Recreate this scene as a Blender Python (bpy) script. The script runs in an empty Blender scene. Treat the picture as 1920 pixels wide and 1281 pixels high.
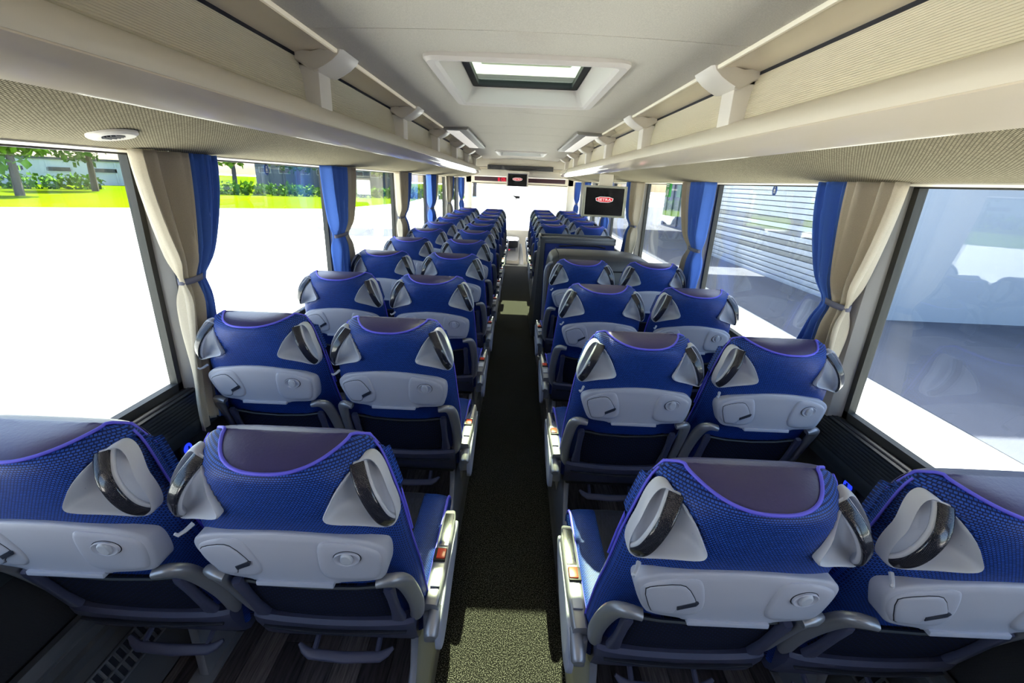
import bpy, bmesh, math, random
import numpy as np
from mathutils import Vector, Matrix
random.seed(7)
scene = bpy.context.scene
col = scene.collection

# ------------------------------------------------------------------ camera
CAM = Vector((-0.01, 0.0, 1.70))
RR = ((0.9990663069172085, 0.01526321746641922, 0.040417181685302825),
      (0.043191460183295505, -0.33107869463915374, -0.9426141287521999),
      (-0.0010060566807005404, 0.9434796935539242, -0.33142880940157937))
cd = bpy.data.cameras.new('camera'); cam = bpy.data.objects.new('camera', cd); col.objects.link(cam)
r_, d_, f_ = (Vector(v) for v in RR)
m = Matrix((r_, -d_, -f_)).transposed().to_4x4(); m.translation = CAM
cam.matrix_world = m
cd.sensor_width = 36.0; cd.sensor_fit = 'HORIZONTAL'; cd.lens = 851.5 / 1920 * 36
cd.clip_start = 0.02; cd.clip_end = 600
scene.camera = cam

# ------------------------------------------------------------------ world, sun, exposure
SUN_DIR = Vector((0.05, -1.59, -2.236)).normalized()
w = bpy.data.worlds.new('world'); scene.world = w; w.use_nodes = True
nt = w.node_tree; bg = nt.nodes['Background']
sky = nt.nodes.new('ShaderNodeTexSky'); sky.sky_type = 'NISHITA'; sky.sun_disc = False
sky.sun_elevation = math.asin(-SUN_DIR.z); sky.sun_rotation = math.atan2(-SUN_DIR.x, -SUN_DIR.y)
sky.air_density = 1.0; sky.dust_density = 3.0; sky.ozone_density = 1.0
nt.links.new(sky.outputs[0], bg.inputs[0]); bg.inputs[1].default_value = 0.22
sd = bpy.data.lights.new('sun', 'SUN'); sd.energy = 7.0; sd.angle = math.radians(0.6); sd.color = (1, 0.95, 0.84)
sun = bpy.data.objects.new('sun', sd); col.objects.link(sun)
sun.rotation_euler = SUN_DIR.to_track_quat('-Z', 'Y').to_euler(); sun.location = (0, 0, 30)
vs = scene.view_settings
scene.display_settings.display_device = 'sRGB'
vs.view_transform = 'Standard'; vs.look = 'None'; vs.gamma = 1; vs.use_curve_mapping = False
vs.exposure = 2.45
try:
    scene.cycles.use_denoising = True
    scene.cycles.use_adaptive_sampling = True; scene.cycles.adaptive_threshold = .035
    scene.cycles.max_bounces = 8; scene.cycles.diffuse_bounces = 4; scene.cycles.transparent_max_bounces = 24
    scene.cycles.sample_clamp_indirect = 6.0; scene.cycles.caustics_reflective = False; scene.cycles.caustics_refractive = False
except Exception:
    pass

# ------------------------------------------------------------------ materials
M = {}
def srgb(r, g, b):
    return tuple(((c/255)/12.92 if c/255 <= .04045 else ((c/255+.055)/1.055)**2.4) for c in (r, g, b))
def mat(name, c, rough=.5, metal=0, spec=.5, coat=0, noise=None, bump=None, emit=None, sheen=0):
    """noise=(scale, amount[, stretch]); bump=(scale, strength)"""
    mt = bpy.data.materials.new(name); mt.use_nodes = True; M[name] = mt
    t = mt.node_tree; b = t.nodes['Principled BSDF']
    b.inputs['Base Color'].default_value = (*c, 1); b.inputs['Roughness'].default_value = rough
    b.inputs['Metallic'].default_value = metal; b.inputs['Specular IOR Level'].default_value = spec
    b.inputs['Coat Weight'].default_value = coat; b.inputs['Coat Roughness'].default_value = .04
    if sheen: b.inputs['Sheen Weight'].default_value = sheen
    if emit:
        b.inputs['Emission Color'].default_value = (*emit[0], 1); b.inputs['Emission Strength'].default_value = emit[1]
    if noise or bump:
        tc = t.nodes.new('ShaderNodeTexCoord')
    if noise:
        mp = t.nodes.new('ShaderNodeMapping'); mp.inputs['Scale'].default_value = noise[2] if len(noise) > 2 else (1, 1, 1)
        n = t.nodes.new('ShaderNodeTexNoise'); n.inputs['Scale'].default_value = noise[0]; n.inputs['Detail'].default_value = 4
        r = t.nodes.new('ShaderNodeValToRGB'); a = noise[1]
        r.color_ramp.elements[0].position = .3; r.color_ramp.elements[1].position = .7
        r.color_ramp.elements[0].color = (*[x*(1-a) for x in c], 1); r.color_ramp.elements[1].color = (*[min(1, x*(1+a)) for x in c], 1)
        t.links.new(tc.outputs['Object'], mp.inputs[0]); t.links.new(mp.outputs[0], n.inputs['Vector'])
        t.links.new(n.outputs['Fac'], r.inputs[0]); t.links.new(r.outputs[0], b.inputs['Base Color'])
    if bump:
        n = t.nodes.new('ShaderNodeTexNoise'); n.inputs['Scale'].default_value = bump[0]; n.inputs['Detail'].default_value = 3
        bp = t.nodes.new('ShaderNodeBump'); bp.inputs['Strength'].default_value = bump[1]; bp.inputs['Distance'].default_value = .002
        t.links.new(tc.outputs['Object'], n.inputs['Vector']); t.links.new(n.outputs['Fac'], bp.inputs['Height'])
        t.links.new(bp.outputs[0], b.inputs['Normal'])
    return mt
def weave(name, c1, c2, w_, h_, gap, rough=.7, coord='UV', bump=.5, swap=None, spec=.3, mort=.15, sheen=0):
    """small woven threads: bricks of c1 on c2 (sizes in metres)"""
    mt = mat(name, c1, rough, spec=spec, sheen=sheen); t = mt.node_tree; b = t.nodes['Principled BSDF']
    tc = t.nodes.new('ShaderNodeTexCoord'); br = t.nodes.new('ShaderNodeTexBrick')
    src = tc.outputs[coord]
    if swap:
        s = t.nodes.new('ShaderNodeSeparateXYZ'); cb = t.nodes.new('ShaderNodeCombineXYZ')
        t.links.new(src, s.inputs[0]); t.links.new(s.outputs[swap[0]], cb.inputs[0]); t.links.new(s.outputs[swap[1]], cb.inputs[1]); src = cb.outputs[0]
    br.inputs['Color1'].default_value = (*c1, 1); br.inputs['Color2'].default_value = (*[x*.75 for x in c1], 1)
    br.inputs['Mortar'].default_value = (*c2, 1); br.inputs['Scale'].default_value = 1
    br.inputs['Brick Width'].default_value = w_; br.inputs['Row Height'].default_value = h_
    br.inputs['Mortar Size'].default_value = gap; br.inputs['Mortar Smooth'].default_value = mort
    t.links.new(src, br.inputs['Vector']); t.links.new(br.outputs['Color'], b.inputs['Base Color'])
    bp = t.nodes.new('ShaderNodeBump'); bp.invert = True; bp.inputs['Strength'].default_value = bump; bp.inputs['Distance'].default_value = .001
    t.links.new(br.outputs['Fac'], bp.inputs['Height']); t.links.new(bp.outputs[0], b.inputs['Normal'])
    return mt

weave('blue_mesh', (.022, .10, .52), (.002, .010, .085), .0066, .0044, .00105, coord='UV', bump=.6, mort=.3, rough=.5)
mat('leather', (.040, .034, .125), .34, spec=.5, bump=(140, .25))
mat('piping', (.12, .11, .78), .55, bump=(900, .2))
mat('grey_plastic', (.44, .45, .54), .48, bump=(700, .08))
mat('light_plastic', (.50, .52, .60), .4)
mat('silver', (.36, .36, .39), .38, metal=.55, bump=(900, .05))
mat('dark_plastic', (.065, .066, .115), .42)
mat('latch_dark', (.03, .035, .055), .35)
mat('gap_dark', (.012, .012, .02), .7)
mat('chrome', (.75, .75, .73), .12, metal=1)
mat('red_button', (.72, .05, .012), .35, coat=.5)
mat('black_plastic', (.012, .012, .014), .45)
mat('rubber', (.02, .02, .02), .7)
# carbon pattern handle
mt = mat('carbon', (.012, .012, .018), .16, spec=.45, coat=.3); t = mt.node_tree
tc = t.nodes.new('ShaderNodeTexCoord'); mp = t.nodes.new('ShaderNodeMapping'); ck = t.nodes.new('ShaderNodeTexChecker')
mp.inputs['Rotation'].default_value = (0, 0, .6); ck.inputs['Scale'].default_value = 620
ck.inputs['Color1'].default_value = (.012, .012, .02, 1); ck.inputs['Color2'].default_value = (.03, .03, .042, 1)
t.links.new(tc.outputs['UV'], mp.inputs[0]); t.links.new(mp.outputs[0], ck.inputs[0]); t.links.new(ck.outputs[0], t.nodes['Principled BSDF'].inputs['Base Color'])
weave('net_black', (.003, .003, .004), (.006, .012, .06), .018, .008, .0013, coord='UV', bump=.9, rough=.85)
mat('seat_insert', (.010, .010, .018), .8, noise=(60, .9, (6, .6, 1)))
# setting
mat('carpet', (.017, .016, .018), .95, noise=(260, .95), bump=(260, 1.0), spec=.15)
M['carpet'].node_tree.nodes['Color Ramp'].color_ramp.elements[1].color = (.17, .165, .15, 1)
M['carpet'].node_tree.nodes['Color Ramp'].color_ramp.elements[0].position = .50
mat('wood_a', (.075, .062, .064), .5, noise=(14, .65, (9, .7, 1)))
mat('wood_b', (.12, .10, .098), .5, noise=(16, .6, (10, .6, 1)))
mat('wood_c', (.05, .042, .047), .5, noise=(12, .7, (8, .8, 1)))
mat('floor_base', (.02, .017, .018), .6)
mat('alu', (.42, .42, .44), .32, metal=.8, noise=(3, .1, (20, 1, 20)))
mat('alu_dark', (.16, .16, .17), .4, metal=.5)
weave('wall_fabric', (.055, .051, .055), (.025, .023, .026), .004, .003, .0008, coord='Object', swap=('Y', 'Z'), rough=.95, bump=.3)
mat('sill_black', (.022, .027, .032), .34)
mat('pillar_trim', (.46, .45, .44), .5)
mat('seal', (.05, .049, .042), .6)
mat('cream', (.78, .71, .58), .42)
mat('cream_gloss', (.80, .70, .55), .10, spec=.4, coat=.5)
mat('cream_cap', (.82, .77, .70), .4)
mat('rail_glow', (.75, .72, .6), .4, emit=((1, .86, .62), .04))  # small glow added to the cream rail, which carries no lamp
mat('shutter', (.66, .60, .45), .5)
mat('ceiling_fabric', (.60, .56, .49), .95, noise=(260, .10), bump=(900, .35), spec=.1)
weave('rack_fabric', (.56, .49, .33), (.13, .11, .07), .0075, .0052, .0011, coord='Object', swap=('X', 'Y'), rough=.95, bump=.5, spec=.1)
mat('hatch_frame', (.66, .61, .57), .45)
mat('back_wall', (.12, .12, .13), .8)
mat('curtain_beige', (.52, .45, .34), .85, noise=(400, .06), sheen=.2)
mat('curtain_blue', (.06, .17, .62), .75, noise=(400, .06), sheen=.3)
mat('tieback', (.16, .16, .22), .8)
mat('screen_black', (.006, .006, .007), .22)
mat('bezel', (.46, .45, .36), .4, metal=.3)
mat('logo_red', (.55, .01, .02), .4, emit=((.75, .01, .02), .08))
mat('logo_white', (.8, .8, .8), .4, emit=((1, 1, 1), .10))
mat('led_red', (.6, .0, .02), .4, emit=((1, .02, .06), .22))
mat('led_blue', (.02, .03, .6), .3, emit=((.02, .05, 1), .22))
mat('sticker_blue', (.02, .09, .38), .4)
mat('sticker_white', (.75, .78, .8), .4)
mat('sign_green', (.02, .30, .05), .4)
mat('hammer_red', (.55, .02, .015), .4)
mat('divider_blue', (.006, .02, .16), .7, bump=(500, .2))
mat('divider_side', (.05, .05, .055), .6, bump=(600, .3))
mat('hood_dark', (.055, .053, .055), .42, bump=(600, .12))
mat('dash_grey', (.38, .38, .38), .5)
mat('header_dark', (.06, .058, .06), .5)
mat('visor', (.07, .02, .03), .4)
mat('vent_frame', (.26, .245, .22), .5)
mat('vent_slat_glow', (.9, .88, .84), .5, emit=((1, .96, .88), .10))  # faint glow put into the slats so the grille looks bright
# outside
mat('concrete', (.66, .645, .60), .9, noise=(.35, .06, (1.5, .15, 1)))
mat('ground_shade', (.075, .08, .10), .9, noise=(.5, .2, (2.2, .12, 1)))  # yard ground with the shade put into its darker colour
mat('lawn', (.085, .13, .001), 1, spec=0, noise=(.05, .35, (1, .25, 1)))
mat('leaf', (.09, .20, .006), .9, spec=.1, noise=(.9, .55))
mat('leaf_dark', (.05, .13, .008), .9, spec=.1, noise=(.9, .55))
mat('trunk', (.08, .06, .045), .9)
mat('facade_white', (.42, .45, .50), .6)
mat('facade_blue', (.08, .10, .155), .6)
mat('facade_dark', (.05, .055, .07), .6)
mat('gate_white', (.30, .33, .385), .5)
mat('gate_grey', (.13, .14, .15), .5)
mat('window_dark', (.03, .04, .05), .15)
def glass_mat(name, tint, ior=1.45):
    mt = bpy.data.materials.new(name); mt.use_nodes = True; M[name] = mt; t = mt.node_tree
    for n in list(t.nodes):
        if n.type != 'OUTPUT_MATERIAL': t.nodes.remove(n)
    o = t.nodes['Material Output']; tr = t.nodes.new('ShaderNodeBsdfTransparent'); gl = t.nodes.new('ShaderNodeBsdfGlossy')
    fr = t.nodes.new('ShaderNodeLayerWeight'); pw = t.nodes.new('ShaderNodeMath'); ma = t.nodes.new('ShaderNodeMath'); mx = t.nodes.new('ShaderNodeMixShader')
    tr.inputs[0].default_value = (*tint, 1); gl.inputs['Roughness'].default_value = .01; fr.inputs[0].default_value = .5; pw.operation = 'POWER'; pw.inputs[1].default_value = 4; ma.operation = 'MULTIPLY_ADD'; ma.inputs[1].default_value = .8; ma.inputs[2].default_value = .06
    t.links.new(fr.outputs['Facing'], pw.inputs[0]); t.links.new(pw.outputs[0], ma.inputs[0])
    t.links.new(ma.outputs[0], mx.inputs[0]); t.links.new(tr.outputs[0], mx.inputs[1]); t.links.new(gl.outputs[0], mx.inputs[2]); t.links.new(mx.outputs[0], o.inputs[0])
glass_mat('glass', (.80, .84, .84)); glass_mat('hatch_glass', (.70, .76, .60))

# ------------------------------------------------------------------ mesh helpers
class MB:
    def __init__(s): s.v = []; s.f = []; s.uv = {}
    def grid(s, pts, closeu=False, closev=False, uvs=None):
        """pts[i][j]; faces between rows i and columns j"""
        n, k = len(pts), len(pts[0]); o = len(s.v)
        for i in range(n):
            for j in range(k):
                s.v.append(tuple(pts[i][j]))
                if uvs: s.uv[o+i*k+j] = uvs[i][j]
        for i in range(n if closev else n-1):
            for j in range(k if closeu else k-1):
                a, b = i, (i+1) % n; c, d = j, (j+1) % k
                s.f.append((o+a*k+c, o+a*k+d, o+b*k+d, o+b*k+c))
        return o
    def fan(s, ring, center):
        o = len(s.v); s.v.append(tuple(center)); n = len(ring)
        for i in range(n): s.f.append((ring[i], ring[(i+1) % n], o))
    def box(s, c, size, bev=0, rot=None):
        bm = bmesh.new(); bmesh.ops.create_cube(bm, size=1)
        for v in bm.verts: v.co = Vector((v.co.x*size[0], v.co.y*size[1], v.co.z*size[2]))
        if bev: bmesh.ops.bevel(bm, geom=bm.edges[:], offset=bev, segments=2, affect='EDGES', profile=.6)
        s.addbm(bm, c, rot)
    def addbm(s, bm, c=(0, 0, 0), rot=None):
        o = len(s.v); bm.verts.index_update(); c = Vector(c)
        for v in bm.verts:
            p = v.co.copy()
            if rot is not None: p = rot @ p
            s.v.append(tuple(p+c))
        for f in bm.faces: s.f.append(tuple(o+v.index for v in f.verts))
        bm.free()
    def tube(s, path, r, n=8, closed=False, caps=True):
        path = [Vector(p) for p in path]; k = len(path)
        rs = r if isinstance(r, (list, tuple)) else [r]*k
        rings = []; prev = None
        for i, p in enumerate(path):
            a = path[(i-1) % k] if (closed or i > 0) else p; b = path[(i+1) % k] if (closed or i < k-1) else p
            t = (b-a).normalized()
            if prev is None:
                up = Vector((0, 0, 1)) if abs(t.z) < .9 else Vector((0, 1, 0)); x = t.cross(up).normalized()
            else:
                x = (prev - t*prev.dot(t)).normalized()
            prev = x; y = t.cross(x)
            rings.append([p + (x*math.cos(q)+y*math.sin(q))*rs[i] for q in (2*math.pi*j/n for j in range(n))])
        o = s.grid(rings, closeu=True, closev=closed)
        if caps and not closed:
            s.f.append(tuple(o+j for j in range(n))); s.f.append(tuple(o+(k-1)*n+j for j in reversed(range(n))))
    def sweep(s, path, nrm, wid, thk, n=14, ex=.5, uv=False):
        """flattened bar: path points, face normals, widths, thicknesses"""
        path = [Vector(p) for p in path]; k = len(path); rings = []; uvs = []; acc = 0
        for i, p in enumerate(path):
            t = (path[min(i+1, k-1)]-path[max(i-1, 0)]).normalized(); nn = Vector(nrm[i]); nn = (nn-t*nn.dot(t)).normalized(); x = t.cross(nn)
            if i: acc += (p-path[i-1]).length
            ring = []; ur = []
            for j in range(n):
                q = 2*math.pi*j/n; cx = math.copysign(abs(math.cos(q))**ex, math.cos(q)); cy = math.copysign(abs(math.sin(q))**ex, math.sin(q))
                ring.append(p + x*cx*wid[i]/2 + nn*cy*thk[i]/2); ur.append((cx*wid[i]/2, acc))
            rings.append(ring); uvs.append(ur)
        o = s.grid(rings, closeu=True, uvs=uvs if uv else None)
        s.f.append(tuple(o+j for j in range(n))); s.f.append(tuple(o+(k-1)*n+j for j in reversed(range(n))))
    def rings(s, outline, ym, prof, ax='y', uv=False):
        """outline [(x,z)]; prof [(scale, dy)] rings towards the centroid; ym(x,z) base depth"""
        n = len(outline); cx = sum(p[0] for p in outline)/n; cz = sum(p[1] for p in outline)/n
        rows = []; uvs = []
        for sc, dy in prof:
            row = []; ur = []
            for x, z in outline:
                X = cx+(x-cx)*sc; Z = cz+(z-cz)*sc; row.append((X, ym(X, Z)+dy, Z)); ur.append((X, Z))
            rows.append(row); uvs.append(ur)
        o = s.grid(rows, closeu=True, uvs=uvs if uv else None)
        if prof[-1][0] < .05: s.f.append(tuple(range(o+(len(prof)-1)*n, o+len(prof)*n)))
    def plate(s, outline, ym, thick, bev=.004, uv=False):
        n = len(outline); cx = sum(p[0] for p in outline)/n; cz = sum(p[1] for p in outline)/n
        rad = max(1e-4, sum(math.hypot(x-cx, z-cz) for x, z in outline)/n); b = bev/rad
        s.rings(outline, ym, [(1, thick), (1, bev), (1-.3*b, .3*bev), (1-b, 0), (.75, 0), (.5, 0), (.25, 0), (.01, 0)], uv=uv)
    def extr(s, prof, y0, y1, caps=True, closed=True, ny=1):
        """profile [(x,z)] swept along Y"""
        rows = [[(x, y0+(y1-y0)*i/ny, z) for x, z in prof] for i in range(ny+1)]
        k = len(prof); o = s.grid(rows, closeu=closed)
        if caps and closed:
            s.f.append(tuple(o+j for j in range(k))); s.f.append(tuple(o+ny*k+j for j in reversed(range(k))))
    def lathe(s, prof, c, axis, n=20):
        """prof [(r,h)] about axis through c"""
        ax = Vector(axis).normalized(); up = Vector((0, 0, 1)) if abs(ax.z) < .9 else Vector((1, 0, 0)); x = ax.cross(up).normalized(); y = ax.cross(x); c = Vector(c)
        s.grid([[c+ax*h+(x*math.cos(q)+y*math.sin(q))*r for q in (2*math.pi*j/n for j in range(n))] for r, h in prof], closeu=True)
    def build(s, name, m_, parent=None, smooth=38, off=(0, 0, 0), mirror=False, merge=0):
        me = bpy.data.meshes.new(name)
        vv = [((-p[0] if mirror else p[0])+off[0], p[1]+off[1], p[2]+off[2]) for p in s.v]
        me.from_pydata(vv, [], s.f)
        if s.uv:
            uvl = me.uv_layers.new(name='UVMap')
            for lp in me.loops: uvl.data[lp.index].uv = s.uv.get(lp.vertex_index, (0, 0))
        bm = bmesh.new(); bm.from_mesh(me)
        if merge: bmesh.ops.remove_doubles(bm, verts=bm.verts[:], dist=merge)
        bmesh.ops.recalc_face_normals(bm, faces=bm.faces[:]); bm.to_mesh(me); bm.free()
        me.materials.append(M[m_] if isinstance(m_, str) else m_)
        if smooth:
            me.shade_smooth(); me.set_sharp_from_angle(angle=math.radians(smooth))
        o = bpy.data.objects.new(name, me); col.objects.link(o)
        if parent: o.parent = parent
        return o
def tag(o, label=None, cat=None, group=None, kind=None):
    if label: o['label'] = label
    if cat: o['category'] = cat
    if group: o['group'] = group
    if kind: o['kind'] = kind
    return o
def empty(name, loc=(0, 0, 0), rz=0):
    o = bpy.data.objects.new(name, None); col.objects.link(o); o.location = loc; o.rotation_euler.z = rz; o.empty_display_size = .1
    return o
def copy_tree(o, parent=None):
    c = o.copy(); col.objects.link(c); c.parent = parent
    for ch in o.children: copy_tree(ch, c)
    return c
def bx(name, c, size, m_, parent=None, bev=0, rot=None):
    b = MB(); b.box(c, size, bev, rot); return b.build(name, m_, parent)
def chaikin(p, it=2, closed=True):
    for _ in range(it):
        q = []; n = len(p)
        for i in range(n if closed else n-1):
            a, b = p[i], p[(i+1) % n]
            q += [tuple(.75*x+.25*y for x, y in zip(a, b)), tuple(.25*x+.75*y for x, y in zip(a, b))]
        p = q if closed else [p[0]]+q+[p[-1]]
    return p
def pchip(xs, ys):
    xs = list(xs); ys = list(ys); n = len(xs); h = [xs[i+1]-xs[i] for i in range(n-1)]; d = [(ys[i+1]-ys[i])/h[i] for i in range(n-1)]
    mm = [d[0]]+[0 if d[i-1]*d[i] <= 0 else 2*d[i-1]*d[i]/(d[i-1]+d[i]) for i in range(1, n-1)]+[d[-1]]
    def f(x):
        x = min(max(x, xs[0]), xs[-1]); i = 0
        while i < n-2 and x > xs[i+1]: i += 1
        t = (x-xs[i])/h[i]; t2 = t*t; t3 = t2*t
        return (2*t3-3*t2+1)*ys[i]+(t3-2*t2+t)*h[i]*mm[i]+(-2*t3+3*t2)*ys[i+1]+(t3-t2)*h[i]*mm[i+1]
    return f
def sstep(a, b, x):
    t = min(1, max(0, (x-a)/(b-a))); return t*t*(3-2*t)
def inside(poly, x, z):
    r = False; n = len(poly); j = n-1
    for i in range(n):
        if (poly[i][1] > z) != (poly[j][1] > z) and x < (poly[j][0]-poly[i][0])*(z-poly[i][1])/(poly[j][1]-poly[i][1])+poly[i][0]: r = not r
        j = i
    return r
def text_mesh(txt, size, name, m_, parent, loc, rot, extrude=.0006, sx=1.0):
    cu = bpy.data.curves.new(name, 'FONT'); cu.body = txt; cu.size = size; cu.align_x = 'CENTER'; cu.align_y = 'CENTER'; cu.extrude = extrude
    tmp = bpy.data.objects.new('tmp_text', cu); col.objects.link(tmp); bpy.context.view_layer.update()
    me = bpy.data.meshes.new_from_object(tmp.evaluated_get(bpy.context.evaluated_depsgraph_get())); bpy.data.objects.remove(tmp)
    me.materials.clear(); me.materials.append(M[m_]); o = bpy.data.objects.new(name, me); col.objects.link(o)
    o.location = loc; o.rotation_euler = rot; o.scale = (sx, 1, 1)
    if parent: o.parent = parent
    return o

# ------------------------------------------------------------------ the setting
POD = .18          # podium height above the aisle
Y0, Y1 = -1.0, 10.0
WX = 1.27          # inner wall
SILL, WTOP = .885, 1.745
SIDES = ((-1, 'left'), (1, 'right'))

b = MB(); b.box((0, (Y0+9.95)/2, -.02), (.50, 9.95-Y0, .04)); tag(b.build('floor', 'carpet'), 'dark flecked carpet running along the aisle', kind='structure')
woods = ['wood_a', 'wood_b', 'wood_c', 'wood_a', 'wood_c', 'wood_b', 'wood_a']
for s, nm in SIDES:
    b = MB(); b.box((s*(.255+1.29)/2, (Y0+Y1)/2, POD/2-.01), (1.29-.255, Y1-Y0, POD-.02))
    fl = tag(b.build('floor_'+nm, 'floor_base'), 'raised floor under the seats on the '+nm, kind='structure')
    proto = []
    for mname in ('wood_a', 'wood_b', 'wood_c'):
        p = MB(); p.box((0, 0, 0), (.0925, .898, .02), .0015); o = p.build('plank', mname); proto.append(o)
    used = [False]*3
    for i in range(9):
        x = s*(.318+.0945*i); y = -1.0 - (.37*i) % .9
        while y < 4.1:
            k = (i*5+int(y*10)*3) % 3
            if used[k]: o = proto[k].copy(); col.objects.link(o)
            else: o = proto[k]; used[k] = True
            o.location = (x, y+.45, POD-.01); o.parent = fl; y += .9
# aluminium edge of the raised floor
n_tr = 0
def trim(bld, m_, label):
    global n_tr; n_tr += 1
    return tag(bld.build('trim_%d' % n_tr, m_), label, kind='structure')
for s, nm in SIDES:
    b = MB(); b.extr([(s*x, z) for x, z in ((.236, 0), (.236, .02), (.243, .03), (.246, .15), (.252, POD+.006), (.282, POD+.006), (.282, POD-.01), (.262, POD-.012), (.262, 0))], Y0, 9.9)
    trim(b, 'alu', 'aluminium step edge along the aisle on the '+nm)
# side walls
PILL = {k: [0, 1.65, 3.21, 4.93, 6.61, 8.23, 9.75] for k in (-1, 1)}
PW = .10
for s, nm in SIDES:
    b = MB(); b.box((s*(WX+.02), (Y0+10.9)/2, (POD+SILL)/2), (.06, 10.9-Y0, SILL-POD))
    wl = tag(b.build('wall_'+nm, 'wall_fabric'), 'dark fabric covered side wall below the '+nm+' windows', kind='structure')
    b = MB(); b.box((s*(WX+.04), (Y0+10.9)/2, (WTOP+2.30)/2+.005), (.06, 10.9-Y0, 2.30-WTOP-.01)); b.build('upper_panel', 'cream', wl)
    # ribbed black sill
    prof = [(1.178, .76), (1.178, .79)]
    for k in range(9):
        t0 = k/9; t1 = (k+.5)/9
        prof += [(1.182+.07*t0, .80+.072*t0), (1.182+.07*t1, .80+.072*t1+.0035), (1.182+.07*(t1+.06), .80+.072*t1)]
    prof += [(1.25, .878), (1.275, .888), (1.275, .76)]
    b = MB(); b.extr([(s*x, z) for x, z in prof], Y0, 10.7); trim(b, 'sill_black', 'black ribbed sill below the '+nm+' windows')
    # heating duct with a slotted grille
    HX, HZ = .055, -.035
    hd = [(1.19, .18), (1.19, .475), (1.165, .48), (1.145, .455), (1.14, .43), (1.125, .425), (1.12, .40), (1.10, .385), (1.055, .30), (1.035, .27), (1.005, .20), (1.0, .18)]
    b = MB(); b.extr([(s*(x+HX), max(POD, z+HZ)) for x, z in hd], Y0, 9.8); wl = trim(b, 'alu_dark', 'grey heating duct along the foot of the '+nm+' wall')
    b = MB(); b.extr([(s*(x+HX), z+HZ) for x, z in ((1.192, .45), (1.192, .488), (1.168, .492), (1.146, .468), (1.146, .45))], Y0, 9.8); b.build('duct_rail', 'alu', wl, smooth=20)
    ang = math.atan2(.085, .045)
    nxt = Vector((-s*math.sin(ang), 0, math.cos(ang))) ; dxt = Vector((-s*.045, 0, -.085)).normalized()
    rot = Matrix((dxt, Vector((0, 1, 0)), dxt.cross(Vector((0, 1, 0))))).transposed()
    c0 = Vector((s*(1.0775+HX), 0, .3425+HZ))
    out = dxt.cross(Vector((0, 1, 0)))
    if out.x*s > 0: out = -out
    slat = None
    for k in range(46):
        y = .55+k*.026
        if slat is None:
            q = MB(); q.box((0, 0, 0), (.082, .007, .006), 0, rot); slat = q.build('grille_slat', 'alu'); o = slat
        else: o = slat.copy(); col.objects.link(o)
        o.location = c0+out*.006+Vector((0, y, 0)); o.parent = wl
    for t in (-.04, .0, .04):
        b = MB(); b.box(tuple(c0+out*.007+dxt*t+Vector((0, 1.14, 0))), (.006, 1.2, .008), 0, rot); b.build('grille_bar', 'alu', wl)
    # dark bed under the grille
    b = MB(); b.box(tuple(c0+out*.001+Vector((0, 1.14, 0))), (.086, 1.2, .004), 0, rot); b.build('grille_bed', 'gap_dark', wl)
    # windows
    ps = PILL[s]
    for i in range(len(ps)-1):
        a, c = ps[i]+PW/2, ps[i+1]-PW/2
        n = i+1 + (0 if s < 0 else 6)
        b = MB(); x = s*(WX+.035)
        for (yy, zz, sy, sz) in ((a+.012, (SILL+WTOP)/2, .024, WTOP-SILL), (c-.012, (SILL+WTOP)/2, .024, WTOP-SILL)):
            b.box((x, yy, zz), (.03, sy, sz))
        b.box((x, (a+c)/2, SILL+.015), (.03, c-a, .03)); b.box((x, (a+c)/2, WTOP-.006), (.03, c-a, .012))
        wn = tag(b.build('window_%d' % n, 'seal'), 'coach side window with dark rubber seal on the '+nm, kind='structure')
        g = MB(); g.box((s*(WX+.045), (a+c)/2, (SILL+WTOP)/2), (.006, c-a-.01, WTOP-SILL-.01)); g.build('pane', 'glass', wn)
    for i, p in enumerate(ps):
        b = MB(); b.extr([(s*x, y) for x, y in ((WX+.05, p-PW/2), (WX+.008, p-PW/2), (WX-.022, p-PW/2+.02), (WX-.022, p+PW/2-.02), (WX+.008, p+PW/2), (WX+.05, p+PW/2))], SILL-.01, WTOP+.01)
        b.v = [(v[0], v[2], v[1]) for v in b.v]
        trim(b, 'pillar_trim', 'pale window pillar on the '+nm)
    # last small window by the front
    b = MB(); b.box((s*(WX+.035), 10.15, SILL+.015), (.03, 1.2, .03)); wn = tag(b.build('window_%d' % (13 if s < 0 else 14), 'seal'), 'small front side window on the '+nm, kind='structure')
    g = MB(); g.box((s*(WX+.045), 10.15, (SILL+WTOP)/2), (.006, 1.2, WTOP-SILL)); g.build('pane', 'glass', wn)
b = MB(); b.box((0, Y0-.03, 1.1), (2.56, .06, 2.5)); tag(b.build('wall_back', 'back_wall'), 'rear end wall behind the camera', kind='structure')

# ceiling -------------------------------------------------------------
def cz(x, y=0):
    return 2.160 - .016*(x/.72)**2 - .006*max(0, y-5)
edges = [-1.0, 1.72, 3.56, 4.38, 5.04, 5.76, 6.6, 8.7, 9.75]
H1 = (-.36, .36, 2.02, 3.09); H2 = (-.35, .35, 7.45, 8.36)
b = MB()
for s in (-1, 1): b.box((s*1.07, (Y0+10.9)/2, 2.295), (.56, 10.9-Y0, .03))
ce = tag(b.build('ceiling', 'ceiling_fabric'), 'grey textile ceiling', kind='structure')
def ceil_patch(b, x0, x1, y0, y1, top=False):
    nx = max(1, int((x1-x0)/.12)); ny = max(1, int((y1-y0)/.4))
    for t in ((0, .022) if top else (0,)):
        b.grid([[(x0+(x1-x0)*i/nx, y0+(y1-y0)*j/ny, cz(x0+(x1-x0)*i/nx, y0+(y1-y0)*j/ny)+t) for i in range(nx+1)] for j in range(ny+1)])
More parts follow.
